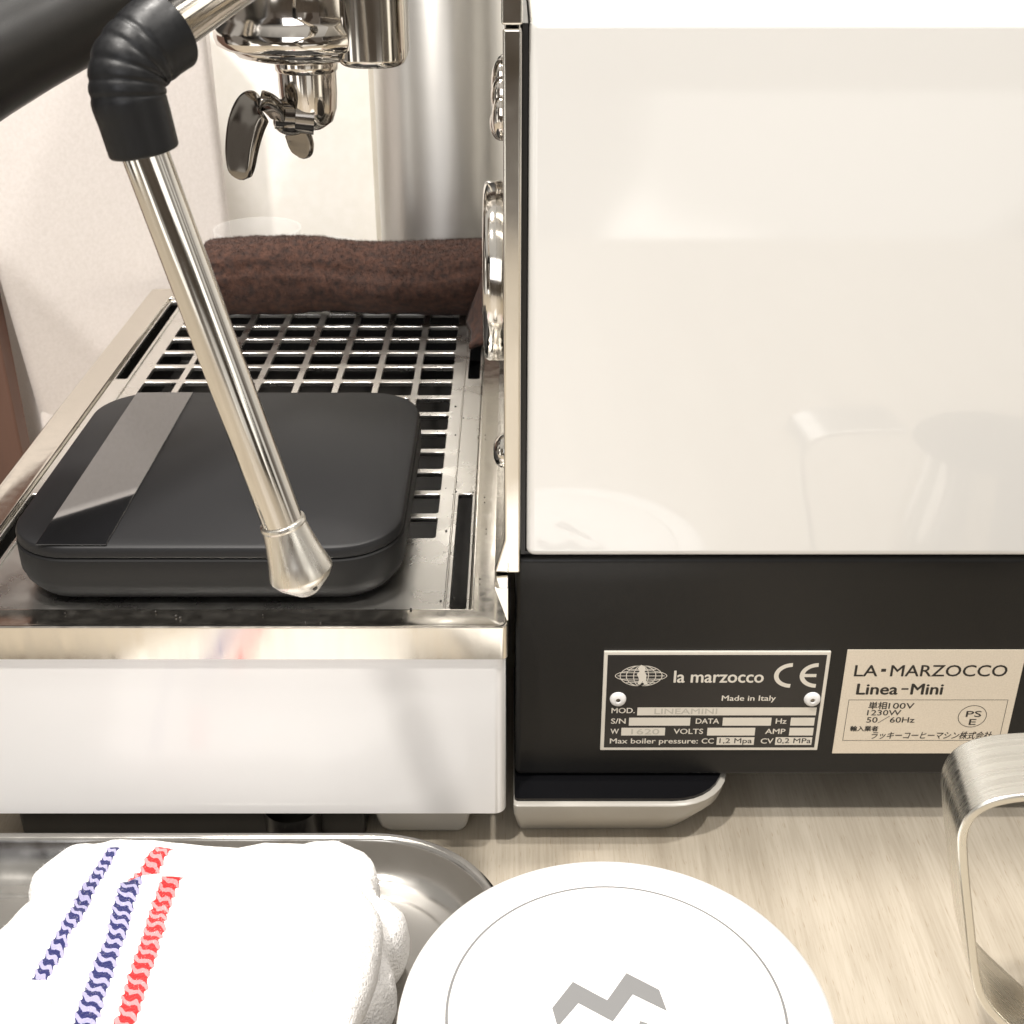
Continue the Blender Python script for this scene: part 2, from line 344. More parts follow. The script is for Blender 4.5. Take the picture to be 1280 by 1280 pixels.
tp = MB().tube([tip0+ax*h for h, r in pr], [r for h, r in pr], 48)
for k in range(len(tp.v)): pass
tip = tp.build('steam_tip', M['satin'], em, bevel=.25, seg=2, angle=30)
side = ax.cross(Vector((0, 1, 0))).normalized()
bk = ax.cross(side).normalized()
if bk.y > 0: bk = -bk
for ang in (-35, 55, 145, 235):
    d = (bk*math.cos(R(ang))+(-side)*math.sin(R(ang))); c = tip0+ax*22.4+d*7.7
    nd = (d*.8+ax*.6).normalized(); MB().tube([c-nd*1.2, c+nd*.35], .8, 12).build('steam_hole', M['basin'], tip)
spath = smooth_path([at_d(212, 36, 339), at_d(188, 54, 336), at_d(163, 82, 334), at_d(160, 118, 335), at_d(169, 150, 338), t_top+ax*3], 14)
n = len(spath); rad = []
for i in range(n):
    t = i/(n-1); r = 10.9-1.5*t
    if i == 0: r *= .86
    if i == n-1: r *= .84
    if i == n-2 or i == 1: r *= .965
    for gq in (.27, .36, .445, .53, .615):
        r -= .55*math.exp(-((t-gq)/.012)**2)
    rad.append(r)
sl = MB().tube(spath, rad, 48).build('rubber_sleeve', M['rubber'], em, sub=1)

# rating plate and importer's sticker on the black base, with their print
def text_mesh(mb, s, x, z, height, width, y, bold=0, shear=0, font_scale=1.0):
    """add the outline of a line of text standing in the XZ plane; x left, z baseline, height of a capital"""
    cu = bpy.data.curves.new('t', 'FONT'); cu.body = s; cu.size = 1; cu.shear = shear; cu.resolution_u = 3
    o = bpy.data.objects.new('t', cu); C.objects.link(o); dg = bpy.context.evaluated_depsgraph_get(); dg.update()
    me = bpy.data.meshes.new_from_object(o.evaluated_get(dg))
    if len(me.vertices):
        xs = [v.co.x for v in me.vertices]; x0, x1 = min(xs), max(xs)
        k = width/(x1-x0); h = height/.70*font_scale
        d = bold*h*.55; fs = [tuple(p.vertices) for p in me.polygons]
        for i, (dx, dz) in enumerate(((0, 0),) if not bold else ((0, 0), (-d, 0), (d, 0), (0, -d*.7), (0, d*.7))):
            mb.add([(x+dx+(v.co.x-x0)*k, y-.006*i, z+dz+v.co.y*h) for v in me.vertices], fs)
    bpy.data.objects.remove(o); bpy.data.curves.remove(cu); bpy.data.meshes.remove(me)
PY = 433.9
A = at_y(755, 813, PY); B = at_y(1038.5, 814, PY); D_ = at_y(750, 936, PY); E = at_y(1021, 936, PY)
PXa, PXb = (A.x+D_.x)/2, (B.x+E.x)/2; PZt, PZb = A.z, D_.z
PW, PH = PXb-PXa, PZt-PZb
def pl(cx, cy):
    v = (cy-55)/507; l_ = 50-15*v; r_ = 1238-78*v; return PXa+PW*(cx-l_)/(r_-l_), PZt-PH*v
rp = MB().box((PXa, PY-1.0, PZb), (PXb, PY+.2, PZt)).build('rating_plate', M['plate_silver'], em, bevel=.3, seg=2)
yb = PY-1.06
bw = 1.55
MB().box((PXa+bw, yb, PZb+bw), (PXb-bw, PY-.8, PZt-bw)).build('plate_field', M['plate_black'], rp, smooth=False)
yt = yb-.06
tx = MB(); fd = MB(); st = MB(); ik = MB()
def ptext(mb, s, cx0, cx1, bl, cap, bold=.02, shear=0, y=None):
    x0, z = pl(cx0, bl); x1, _ = pl(cx1, bl); text_mesh(mb, s, x0, z, cap/507*PH, x1-x0, yt if y is None else y, bold, shear)
ptext(tx, 'la marzocco', 415, 880, 207, 60, .035)
ptext(tx, 'Made in Italy', 665, 945, 300, 27, .03)
for s, a, b, c in (('MOD.', 92, 212, 364), ('S/N', 90, 165, 419), ('DATA', 530, 650, 419), ('Hz', 945, 1000, 419), ('W', 88, 130, 473), ('VOLTS', 415, 567, 473),
                   ('AMP', 890, 993, 473), ('Max boiler pressure:', 85, 540, 524), ('CC', 560, 622, 524), ('CV', 866, 930, 524)):
    ptext(tx, s, a, b, c, 27, .03)
for a, b, c, d in ((225, 1160, 335, 376), (182, 503, 388, 430), (668, 925, 388, 430), (1020, 1150, 388, 430), (143, 372, 441, 482), (588, 840, 441, 482), (1013, 1143, 441, 482), (637, 835, 491, 532), (940, 1135, 491, 532)):
    x0, z0 = pl(a, d); x1, z1 = pl(b, c); fd.add([(x0, yt, z0), (x1, yt, z0), (x1, yt, z1), (x0, yt, z1)], [(0, 1, 2, 3)])
ptext(st, 'LINEAMINI', 315, 640, 368, 28, .02, y=yt-.05)
ptext(st, '1620', 195, 340, 475, 28, .02, y=yt-.05)
ptext(ik, '1,2 Mpa', 652, 820, 522, 26, .008, y=yt-.05)
ptext(ik, '0,2 MPa', 950, 1125, 522, 26, .008, y=yt-.05)
def arc(mb, cx, cz, rx, rz, t, a0, a1, y, n=28, sx=1):
    vs = []; fs = []
    for k in range(n+1):
        a = R(a0+(a1-a0)*k/n); c, s_ = math.cos(a), math.sin(a)
        vs += [(cx+rx*c, y, cz+rz*s_), (cx+(rx-t)*c, y, cz+(rz-t)*s_)]
        if k: j = 2*k; fs.append((j-2, j, j+1, j-1))
    mb.add(vs, fs)
def quad(mb, x0, z0, x1, z1, y): mb.add([(x0, y, z0), (x1, y, z0), (x1, y, z1), (x0, y, z1)], [(0, 1, 2, 3)])
for cx, bar in ((1032, False), (1166, True)):
    x, z = pl(cx, 172); rr = 62/507*PH; arc(tx, x, z, rr*1.2, rr, 1.9, 92, 268, yt)
    if bar: quad(tx, x-rr*1.1, z-.8, x-.6, z+.8, yt-.03)
gx, gz = pl(244, 174); RX = (380-108)/2/1170*PW; RZ = 53/507*PH
lw = .34
for k in (1, .82, .58, .3): arc(tx, gx, gz, RX*k, RZ if k < 1 else RZ*.55, lw, 0, 360, yt, 48)
for h in (-.62, -.3, 0, .3, .62): quad(tx, gx-RX*math.sqrt(max(0, 1-h*h*1.6))*.9, gz+RZ*h-lw*.45, gx+RX*math.sqrt(max(0, 1-h*h*1.6))*.9, gz+RZ*h+lw*.45, yt-.02)
ic = [(244, 118), (262, 126), (268, 140), (262, 152), (272, 170), (270, 196), (280, 215), (262, 220), (252, 200), (240, 218), (226, 216), (234, 190), (222, 165), (236, 150), (226, 136)]
tx.add([(pl(*p)[0], yt-.04, pl(*p)[1]) for p in ic], [tuple(range(len(ic)))])
tx.build('plate_lettering', M['plate_silver'], rp, smooth=False); fd.build('plate_blanks', M['plate_silver'], rp, smooth=False)
st.build('stamped_text', M['ink_faint'], rp, smooth=False); ik.build('plate_values', M['ink'], rp, smooth=False)
for cx in (125, 1136):
    x, z = pl(cx, 291); rv = MB().lathe([(.9, -2.2), (1.2, -2.6), (2.4, -2.5), (3.3, -1.9), (3.5, -1.0)], (x, PY, z), 28, 'y').build('rivet', M['lid'], rp)
    # sunken centre of the blind rivet
    MB().lathe([(.01, -1.9), (1.15, -2.0)], (x, PY, z), 20, 'y').build('rivet_pin', M['gunmetal'], rp)

T1 = at_y(1060, 812, PY); T2 = at_y(1285.5, 812, PY); T3 = at_y(1039.5, 941, PY); T4 = at_y(1251, 941, PY)
SXa = (T1.x+T3.x)/2; SXb = (T2.x+T4.x)/2; SZt, SZb = T1.z, T3.z
ys = PY-.35
im = MB().box((SXa, ys, SZb), (SXb, PY+.1, SZt)).build('importer_label', M['sticker'], em, smooth=False)
def sl_(cx, cy):
    v = (cy-62)/660; l_ = 160-112*v; r_ = 1309-176*v; return SXa+(SXb-SXa)*(cx-l_)/(r_-l_), SZt-(SZt-SZb)*v
lt = MB()
def stext(s, cx0, cx1, bl, cap, bold=.005, shear=0, fs=1):
    x0, z = sl_(cx0, bl); x1, _ = sl_(cx1, bl); text_mesh(lt, s, x0, z, cap/660*(SZt-SZb), x1-x0, ys-.05, bold*2.2+.006, shear, fs)
stext('LA', 197, 345, 223, 70, .006); stext('MARZOCCO', 428, 1172, 223, 70, .006)
x, z = sl_(388, 186); quad(lt, x-1.0, z-.75, x+1.0, z+.75, ys-.05)
stext('Linea', 210, 470, 337, 68, .018); stext('Mini', 556, 757, 337, 68, .018)
xa, z = sl_(500, 303); xb, _ = sl_(545, 303); quad(lt, xa, z-.4, xb, z+.4, ys-.05)
stext('単相', 285, 400, 428, 36, .012); stext('100V', 412, 575, 428, 36, .006)
stext('1230W', 275, 490, 471, 34, .006); stext('50／60Hz', 270, 575, 518, 35, .006)
stext('輸入業者', 165, 342, 572, 26, .022); stext('ラッキーコーヒーマシン株式会社', 298, 1062, 622, 37, .008, .25)
stext('PS', 905, 1002, 481, 38, .006); stext('E', 922, 965, 533, 38, .006)
cx_, cz_ = sl_(948, 478); arc(lt, cx_, cz_, 93/1130*(SXb-SXa), 71/660*(SZt-SZb), .28, 0, 360, ys-.05, 48)
def frame(mb, p, t, y):
    n = len(p); c = sum((Vector(q) for q in p), Vector((0, 0)))/n; inn = [(q[0]+(t if q[0] < c.x else -t), q[1]+(t if q[1] < c.y else -t)) for q in p]
    mb.add([(a, y, b) for a, b in p]+[(a, y, b) for a, b in inn], [(i, (i+1) % n, n+(i+1) % n, n+i) for i in range(n)])
xl = sl_(115, 637)[0]; xr = sl_(1112, 637)[0]; zt_ = sl_(158, 371)[1]; zb_ = sl_(115, 637)[1]
frame(lt, [(xl, zb_), (xr, zb_), (xr, zt_), (xl, zt_)], .22, ys-.05)
lt.build('label_lettering', M['ink'], im, smooth=False)
under(em)

# ------------------------------------------------------------------ portafilter with its spouts and black handle
pf = thing('portafilter', 'chrome portafilter with black handle and double spout locked into the group head', 'portafilter', (GX, GY, 290))
MB().lathe([(.01, 301), (14, 301), (22, 302), (30, 304), (33, 307), (34, 310), (34, 320)], (GX, GY, 0), 72).build('basket_holder', M['chrome_scratch'], pf)
CX = at_y(386, 100, GY).x
sc_ = MB().lathe([(13.5, 305), (13.9, 300), (13.6, 297.6), (12.9, 297), (12.8, 288), (12.2, 281), (10.2, 275.5), (6, 272.4), (.01, 271.6)], (CX, GY-4, 0), 48).build('spout_cup', M['chrome_scratch'], pf)
jp = at_y(354, 143, GY-8)
MB().tube([(jp.x+14, GY-9, jp.z-1), (jp.x+6, GY-10, jp.z), (jp.x+5.8, GY-10, jp.z), (jp.x-3, GY-12, jp.z+1)], [7.6, 7.4, 6.6, 6.4], 32).build('spout_joint', M['gunmetal'], pf)
def spout(path, rads, name='spout'):
    """a curved open channel: half a tube with thickness"""
    P = smooth_path(path, 8); n = len(P); vs = []; fs = []; seg = 14
    rr = smooth_path([(r, 0, 0) for r in rads], 8)
    for i, p in enumerate(P):
        t = (P[min(i+1, n-1)]-P[max(i-1, 0)]).normalized(); side_ = Vector((0, 1, 0)); side_ = (side_-t*side_.dot(t)).normalized(); o_ = side_.cross(t).normalized()
        for k in range(seg+1):
            a = R(-105+210*k/seg); r = rr[i].x; vs.append(p+side_*math.sin(a)*r+o_*(math.cos(a)*r*.62))
    for i in range(n-1):
        for k in range(seg): fs.append((i*(seg+1)+k, i*(seg+1)+k+1, (i+1)*(seg+1)+k+1, (i+1)*(seg+1)+k))
    return MB().add(vs, fs).build(name, M['gunmetal'], pf, solid=1.3, sub=1)
def solid_spout(path, rads):
    P = smooth_path(path, 8); r_ = smooth_path([(r, 0, 0) for r in rads], 8); vs = []; fs = []; seg = 28; n = len(P)
    for i, p in enumerate(P):
        t = (P[min(i+1, n-1)]-P[max(i-1, 0)]).normalized(); sd = Vector((.8, -.6, 0)); sd = (sd-t*sd.dot(t)).normalized(); o_ = sd.cross(t).normalized()
        if o_.x > 0: o_ = -o_
        for k in range(seg):                       # a scoop: the outer side is hollowed
            a = 2*math.pi*k/seg; c_ = math.cos(a); r = r_[i].x
            dep = c_*.55 if c_ < 0 else c_*.55-.38*c_*c_
            vs.append(p+sd*math.sin(a)*r*.95+o_*dep*r)
    for i in range(n-1):
        for k in range(seg): q = (k+1) % seg; fs.append((i*seg+k, i*seg+q, (i+1)*seg+q, (i+1)*seg+k))
    fs.append(tuple(range(seg))); fs.append(tuple((n-1)*seg+k for k in range(seg)))
    return MB().add(vs, fs).build('spout', M['gunmetal'], pf, sub=1)
y1 = GY-20
solid_spout([at_y(347, 150, y1+4), at_y(338, 134, y1), at_y(322, 130, y1-1), at_y(309, 150, y1-2), at_y(302, 180, y1-3), at_y(300, 206, y1-3), at_y(301, 219, y1-3), at_y(302, 225, y1-3)], [4, 8.5, 11, 11.2, 10.2, 8.8, 6.6, 1.5])
y2 = GY+12
solid_spout([at_y(356, 158, y2), at_y(366, 160, y2), at_y(373, 172, y2), at_y(376, 184, y2), at_y(377, 193, y2), at_y(377, 198, y2)], [4, 8, 8.6, 8, 6, 1.5])
MB().ball(at_y(364, 152, GY-9), 7.5, 1.1, 1, .8, 28).build('spout_elbow', M['gunmetal'], pf, sub=1)
h0 = at_d(330, -130, 540); h1 = at_d(160, -18, 500); h2 = at_d(-90, 112, 440)
hd = (h2-h1); ln = hd.length
MB().tube([h0, h1], [7, 9], 24).build('handle_neck', M['chrome'], pf)
prof = [(-.02, 12), (0, 15), (.04, 16.5), (.12, 17.5), (.35, 18.6), (.55, 18.8), (.75, 19.5), (.92, 20), (1.0, 15), (1.02, 1)]
hp = smooth_path([(t*ln, r, 0) for t, r in prof], 6)
MB().tube([h1+hd.normalized()*p.x for p in hp], [max(p.y, .2) for p in hp], 48).build('handle', M['bakelite'], pf)
e0 = at_d(-24, 100, 470)
MB().ball(e0, 15, 1.25, 1.1, .95, 28).build('handle_heel', M['bakelite'], pf, sub=1)
under(pf)

# ------------------------------------------------------------------ digital scale on the grate
sx0, sx1, sy0, sy1 = -204, -44.5, 433, 592
sk = thing('kitchen_scale', 'flat square black digital scale with glossy strip, lying on the steel grate', 'scale', ((sx0+sx1)/2, (sy0+sy1)/2, 114))
def slab(prof, x0, y0, x1, y1, r, n=12):
    vs = []; fs = []; m_ = 4*(n+1)
    for ins, h in prof: vs += [(x, y, h) for x, y in rrect(x0+ins, y0+ins, x1-ins, y1-ins, max(r-ins, 1), n)]
    k = len(prof)
    for i in range(k-1): fs += [(i*m_+j, i*m_+(j+1) % m_, (i+1)*m_+(j+1) % m_, (i+1)*m_+j) for j in range(m_)]
    fs.append(tuple(range(m_))); fs.append(tuple((k-1)*m_+j for j in range(m_)))
    return MB().add(vs, fs)
slab([(9, 115.5), (5, 116), (3, 118.5), (1.2, 121), (.8, 123), (0, 124.5), (0, 135.5), (1, 136.2)], sx0, sy0, sx1, sy1, 27).build('scale_body', M['scale_side'], sk, bevel=.3, seg=2, angle=50)
slab([(1.3, 136.3), (.5, 136.8), (.3, 139.5), (1.0, 141.2), (2.6, 142)], sx0, sy0, sx1, sy1, 27).build('weighing_platform', M['scale_top'], sk, bevel=.4, seg=3, angle=30)
MB().prism([(-188, sy0+1.6), (-160, sy0+1.6), (-160, sy1-3), (-188, sy1-3.5)], 'z', 142.02, 142.5).build('display_strip', M['display'], sk, smooth=True, bevel=.25, seg=2)
for x in (sx0+24, sx1-24):
    for y in (sy0+24, sy1-24): MB().lathe([(.01, 114.05), (6, 114.05), (7, 114.6), (7, 116)], (x, y, 0), 24).build('rubber_foot', M['rubber'], sk)
under(sk)

# ------------------------------------------------------------------ cloth
def soft_slab(outline, z0, th, wr=1.0, seed=0, rings=26, n=6, edge=.32, sag=None, freq=.03):
    """a folded piece of cloth: rounded edge, wrinkled top"""
    lp = smooth_path([(p[0], p[1], 0) for p in outline], n, True); c = sum(lp, Vector())/len(lp); m_ = len(lp); vs = []; fs = []
    prof = []
    for k in range(7): a = R(-90+180*k/6); prof.append((1-edge*.35*(1-math.cos(a))*.5, .5+.5*math.sin(a)))
    prof = [(.2, 0), (.6, 0), (.85, .02)]+prof
    last = prof[-1][0]
    for k in range(1, rings): prof.append((last*(1-k/rings), 1+.10*math.sin(k/rings*1.5)))
    for s, h in prof:
        for p in lp:
            q = c+(p-c)*s
            nn = noise.noise(Vector((q.x*freq, q.y*freq, seed)))+.5*noise.noise(Vector((q.x*freq*2.6, q.y*freq*2.6, seed+5)))
            f = noise.noise(Vector((q.x*.45, q.y*.45, h*6+seed)))
            vs.append((q.x+nn*wr*.5+f*.25, q.y+f*.25, z0+th*h+(nn*wr*2.2+f*.35)*min(h, 1)+(sag(q.x, q.y)*min(h, 1) if sag else 0)))
    k = len(prof)
    for i in range(k-1): fs += [(i*m_+j, i*m_+(j+1) % m_, (i+1)*m_+(j+1) % m_, (i+1)*m_+j) for j in range(m_)]
    fs.append(tuple(range(m_))); fs.append(tuple((k-1)*m_+j for j in range(m_)))
    return vs, fs
def fuzz(mb, vs, fs, count, ln, wd, seed, zmin):
    """short loose fibres standing off a cloth surface"""
    rnd = random.Random(seed)
    quads = [f for f in fs if len(f) == 4]
    for _ in range(count):
        f = quads[rnd.randrange(len(quads))]; a, b, c, d = (Vector(vs[i]) for i in f); u, v = rnd.random(), rnd.random()
        p = (a.lerp(b, u)).lerp(d.lerp(c, u), v)
        if p.z < zmin: continue
        nr = (b-a).cross(d-a)
        if nr.length < 1e-9: continue
        nr.normalize()
        if nr.z < -.2: nr = -nr
        dr = (nr+Vector((rnd.uniform(-1, 1), rnd.uniform(-1, 1), rnd.uniform(-1, 1)))*.8).normalized()
        sd = dr.cross(Vector((rnd.uniform(-1, 1), rnd.uniform(-1, 1), .3))).normalized()*wd
        l_ = ln*rnd.uniform(.5, 1.3)
        mb.add([p-sd, p+sd, p+dr*l_], [(0, 1, 2)])

def cloth_mat(name, base, rough=.9, sheen=.3, bump=.5, ns=900, c2=None):
    m = mat(name, base, rough); b = m.node_tree.nodes['Principled BSDF']; b.inputs['Sheen Weight'].default_value = sheen
    tex(m, nscale=ns, detail=3, bump=bump, dist=.0008, c1=base if c2 else None, c2=c2); return m
M['brown_terry'] = cloth_mat('brown_terry', (.020, .009, .0065), c2=(.066, .027, .016), ns=260, sheen=.03)

# brown towel rolled at the far end of the drip tray: a swept roll along X
zb = 114.5
tv = []; tf = []
nx, na = 90, 64
for i in range(nx+1):
    u = i/nx; x = -200+(-13+200)*u
    cy = 790+3*math.sin(u*5); ry = 25+2.5*math.sin(u*9+1); rz = 22.5+1.6*math.sin(u*7)+1.5*u
    endk = 1-.35*max(0, (u-.965)/.035)**2-.5*max(0, (.03-u)/.03)**2
    for k in range(na):
        a = 2*math.pi*k/na; yy = math.cos(a)*ry; zz = math.sin(a)*rz
        zz = max(zz, -rz*.93) if zz < 0 else zz
        sp_ = 1+.05*math.sin(a*3+u*6)+.07*noise.noise(Vector((x*.03, a*1.2, 3)))+.03*noise.noise(Vector((x*.12, a*4, 9)))
        # the lap of the roll facing the camera
        if 2.5 < a < 2.75: sp_ -= .05
        tv.append((x+1.5*noise.noise(Vector((a*2, u*3, 1)))*(1 if u > .9 else .3), cy+yy*sp_*endk, zb+rz+zz*sp_*endk))
for i in range(nx):
    for k in range(na): q = (k+1) % na; tf.append((i*na+k, i*na+q, (i+1)*na+q, (i+1)*na+k))
tf.append(tuple(range(na))); tf.append(tuple(nx*na+k for k in range(na)))
bt = thing('brown_towel', 'dark brown terry towel rolled up along the far end of the drip grate', 'towel', (-115, 790, 114))
MB().add(tv, tf).build('towel_roll', M['brown_terry'], bt)
fz = MB(); fuzz(fz, tv, tf, 42000, 1.6, .12, 3, zb+2); fo = fz.build('towel_nap', M['brown_terry'], bt, smooth=False); fo['kind'] = 'stuff'
# its loose corner hanging at the front plate
cv = []; cf = []
nu, nv = 14, 22
for i in range(nu+1):
    for j in range(nv+1):
        u = i/nu; v = j/nv; y = 722+v*60; w_ = math.sin(v*math.pi)
        x = -26+u*14; z = 116+u*(42*math.sin(min(v*1.15, 1)*math.pi/2)+3)+2*noise.noise(Vector((u*3, v*4, 2)))
        cv.append((x+2*math.sin(v*6), y, min(z, 165)))
for i in range(nu):
    for j in range(nv): a = i*(nv+1)+j; cf.append((a, a+1, a+nv+2, a+nv+1))
MB().add(cv, cf).build('towel_flap', M['brown_terry'], bt, solid=3)
under(bt)

# ------------------------------------------------------------------ oval steel tray on the counter
def stadium(ins, n=28):
    return rrect(-345+ins, 288+ins, 0-ins, 407.5-ins, 59.5-ins, n)
prof = [(2.2, 15.2), (.6, 15.4), (0, 16.6), (.4, 17.9), (1.8, 18.4), (3.4, 17.9), (4.2, 16.4), (5.2, 14.2), (8.5, 9.2), (13, 5.2), (17, 3.7), (20, 3.5), (21.5, 3.0), (23, 2.5), (40, 2.4), (57, 2.4)]
vs = []; fs = []
for ins, h in prof: vs += [(x, y, h) for x, y in stadium(ins)]
m_ = 4*29
for i in range(len(prof)-1): fs += [(i*m_+j, i*m_+(j+1) % m_, (i+1)*m_+(j+1) % m_, (i+1)*m_+j) for j in range(m_)]
fs.append(tuple((len(prof)-1)*m_+j for j in range(m_)))
M['tray'] = tex(mat('tray_steel', (.40, .385, .36), .16, 1), nscale=50, detail=4, rough=(.1, .24), bump=.02, dist=.0005)
o = MB().add(vs, fs).build('oval_tray', M['tray'], solid=.8)
tag(o, 'shallow rounded steel tray on the counter under the striped white cloth', 'tray')

# ------------------------------------------------------------------ white cloth with blue and red woven stripes
def stripe_cloth(name, stripes):
    """stripes: list of (p0, p1, halfwidth, colour, pale colour) in mm in the XY plane"""
    m = mat(name, (.82, .80, .77), .95); t = m.node_tree; n = t.nodes.new; l = t.links.new; b = t.nodes['Principled BSDF']
    b.inputs['Sheen Weight'].default_value = .15
    tc = n('ShaderNodeTexCoord'); wn = n('ShaderNodeTexNoise'); wn.inputs['Scale'].default_value = 28; wn.inputs['Detail'].default_value = 2; l(tc.outputs['Object'], wn.inputs['Vector'])
    sep = n('ShaderNodeSeparateXYZ'); l(tc.outputs['Object'], sep.inputs[0])
    wn2 = n('ShaderNodeTexNoise'); wn2.inputs['Scale'].default_value = 260; wn2.inputs['Detail'].default_value = 1; l(tc.outputs['Object'], wn2.inputs['Vector'])
    fn = n('ShaderNodeTexNoise'); fn.inputs['Scale'].default_value = 900; fn.inputs['Detail'].default_value = 2; l(tc.outputs['Object'], fn.inputs['Vector'])
    def ma(op, a, b_=None, c=None):
        q = n('ShaderNodeMath'); q.operation = op
        for i, v in enumerate((a, b_, c)):
            if v is None: continue
            if isinstance(v, (int, float)): q.inputs[i].default_value = v
            else: l(v, q.inputs[i])
        return q.outputs[0]
    col = n('ShaderNodeValToRGB'); l(fn.outputs[0], col.inputs[0]); col.color_ramp.elements[0].color = (.70, .68, .66, 1); col.color_ramp.elements[1].color = (.80, .785, .765, 1)
    cur = col.outputs[0]
    for p0, p1, hw, c, c2 in stripes:
        p0 = Vector((p0[0], p0[1])); p1 = Vector((p1[0], p1[1])); d = (p1-p0); ln = d.length; d.normalize(); nx_, ny_ = -d.y, d.x
        X = ma('MULTIPLY', sep.outputs[0], 1000.); Y = ma('MULTIPLY', sep.outputs[1], 1000.)
        s = ma('ADD', ma('MULTIPLY', ma('SUBTRACT', X, p0.x), nx_), ma('MULTIPLY', ma('SUBTRACT', Y, p0.y), ny_))
        s = ma('ADD', s, ma('MULTIPLY', ma('SUBTRACT', wn.outputs[0], .5), 7.))
        tt = ma('ADD', ma('MULTIPLY', ma('SUBTRACT', X, p0.x), d.x), ma('MULTIPLY', ma('SUBTRACT', Y, p0.y), d.y))
        sa = ma('ABSOLUTE', s)
        ph = ma('ADD', ma('DIVIDE', tt, 4.3), ma('ADD', ma('MULTIPLY', ma('DIVIDE', s, hw), -.42), ma('ADD', ma('MULTIPLY', wn2.outputs[0], .5), ma('MULTIPLY', ma('SINE', ma('MULTIPLY', ma('DIVIDE', s, hw), 4.2)), .16))))
        wv = ma('SINE', ma('MULTIPLY', ph, 6.2832))
        inside = ma('LESS_THAN', ma('ADD', sa, ma('ADD', ma('MULTIPLY', ma('SINE', ma('MULTIPLY', ph, 6.2832)), .5), ma('MULTIPLY', ma('SUBTRACT', wn2.outputs[0], .5), 1.6))), hw)
        within = ma('MULTIPLY', ma('GREATER_THAN', tt, 0.), ma('LESS_THAN', tt, ln))
        fac = ma('MULTIPLY', inside, within)
        solid_ = ma('GREATER_THAN', ma('ADD', wv, ma('MULTIPLY', ma('SUBTRACT', fn.outputs[0], .5), 1.5)), -.1)
        cm = n('ShaderNodeMix'); cm.data_type = 'RGBA'; l(solid_, cm.inputs['Factor']); cm.inputs['A'].default_value = (*c2, 1); cm.inputs['B'].default_value = (*c, 1)
        fm = n('ShaderNodeMix'); fm.data_type = 'RGBA'; l(fac, fm.inputs['Factor']); l(cur, fm.inputs['A']); l(cm.outputs['Result'], fm.inputs['B']); cur = fm.outputs['Result']
    l(cur, b.inputs['Base Color'])
    u = n('ShaderNodeBump'); u.inputs['Strength'].default_value = .9; u.inputs['Distance'].default_value = .0014; l(fn.outputs[0], u.inputs['Height']); l(u.outputs[0], b.inputs['Normal'])
    return m
BL, BL2 = (.016, .019, .105), (.36, .34, .52); RD, RD2 = (.50, .018, .020), (.70, .25, .26)
ZA, ZB = 34, 52
def o2(pts, z): return [at_z(x, y, z)[:2] for x, y in pts]
lowA = stripe_cloth('striped_cloth_lower', [(at_z(138, 1050, ZA)[:2], at_z(46, 1218, ZA)[:2], 3.0, BL, BL2), (at_z(204, 1052, ZA)[:2], at_z(160, 1120, ZA)[:2], 3.8, RD, RD2)])
topA = stripe_cloth('striped_cloth_upper', [(at_z(168, 1078, ZB)[:2], at_z(88, 1310, ZB)[:2], 3.9, BL, BL2), (at_z(216, 1082, ZB)[:2], at_z(135, 1310, ZB)[:2], 3.6, RD, RD2)])
ct = thing('striped_cloth', 'folded white cloth with blue and red woven stripes on the oval tray', 'cloth', (-150, 330, 4))
lo_pts = [(38, 1098), (80, 1064), (135, 1052), (215, 1054), (300, 1058), (400, 1052), (448, 1062), (474, 1086), (472, 1112), (480, 1124), (502, 1140), (511, 1165), (501, 1188), (488, 1204), (495, 1225), (492, 1245), (465, 1275), (400, 1305), (200, 1380), (-30, 1360), (-40, 1230), (10, 1165), (35, 1125)]
lo_pts = [(x, y+12 if y < 1150 else y) for x, y in lo_pts]
v1, f1 = soft_slab(o2(lo_pts, 22), 4, 26, 1.5, 1, freq=.045)
MB().add(v1, f1).build('lower_fold', lowA, ct)
tp_pts = [(122, 1088), (160, 1078), (190, 1072), (260, 1068), (380, 1066), (440, 1080), (470, 1105), (478, 1150), (470, 1200), (452, 1250), (400, 1330), (200, 1370), (30, 1340), (52, 1270), (80, 1190), (103, 1120)]
tp_pts = [(x, y+20 if y < 1150 else y) for x, y in tp_pts]
v2, f2 = soft_slab(o2(tp_pts, ZB-7), 30, 16, 1.1, 4, freq=.04)
MB().add(v2, f2).build('upper_fold', topA, ct)
M['white_nap'] = mat('white_nap', (.84, .82, .79), .95)
fz = MB(); fuzz(fz, v1, f1, 9000, .9, .06, 5, 12); fuzz(fz, v2, f2, 5000, .8, .06, 6, 40); fo = fz.build('cloth_nap', M['white_nap'], ct, smooth=False); fo['kind'] = 'stuff'
under(ct)

# ------------------------------------------------------------------ round white canister with a printed lid
LZ = 60; LC = Vector((33, 280, LZ))
cn = thing('round_canister', 'white round canister with grey zigzag mark on its lid, on the wooden counter', 'canister', (LC.x, LC.y, 0))
MB().lathe([(.01, .3), (52, .3), (54, 2), (54, 46)], (LC.x, LC.y, 0), 96).build('canister_body', M['lid'], cn)
MB().lathe([(58.5, 44), (67, 44), (68.6, 45), (69.6, 48), (70, 54), (69.2, 57.4), (67.2, 59.0), (65.6, 59.8), (63, 60.1), (54.3, 60.2), (54.2, 57.2), (53.3, 57.2), (53.2, 60.2), (30, 60.2), (.01, 60.2)], (LC.x, LC.y, 0), 160).build('canister_lid', M['lid'], cn).modifiers.new('w', 'WEIGHTED_NORMAL')
lg = [(690, 1262), (716, 1227), (759, 1250), (783, 1216), (824, 1237), (834, 1266), (791, 1243), (766, 1277), (723, 1254), (698, 1284)]
mk = MB()
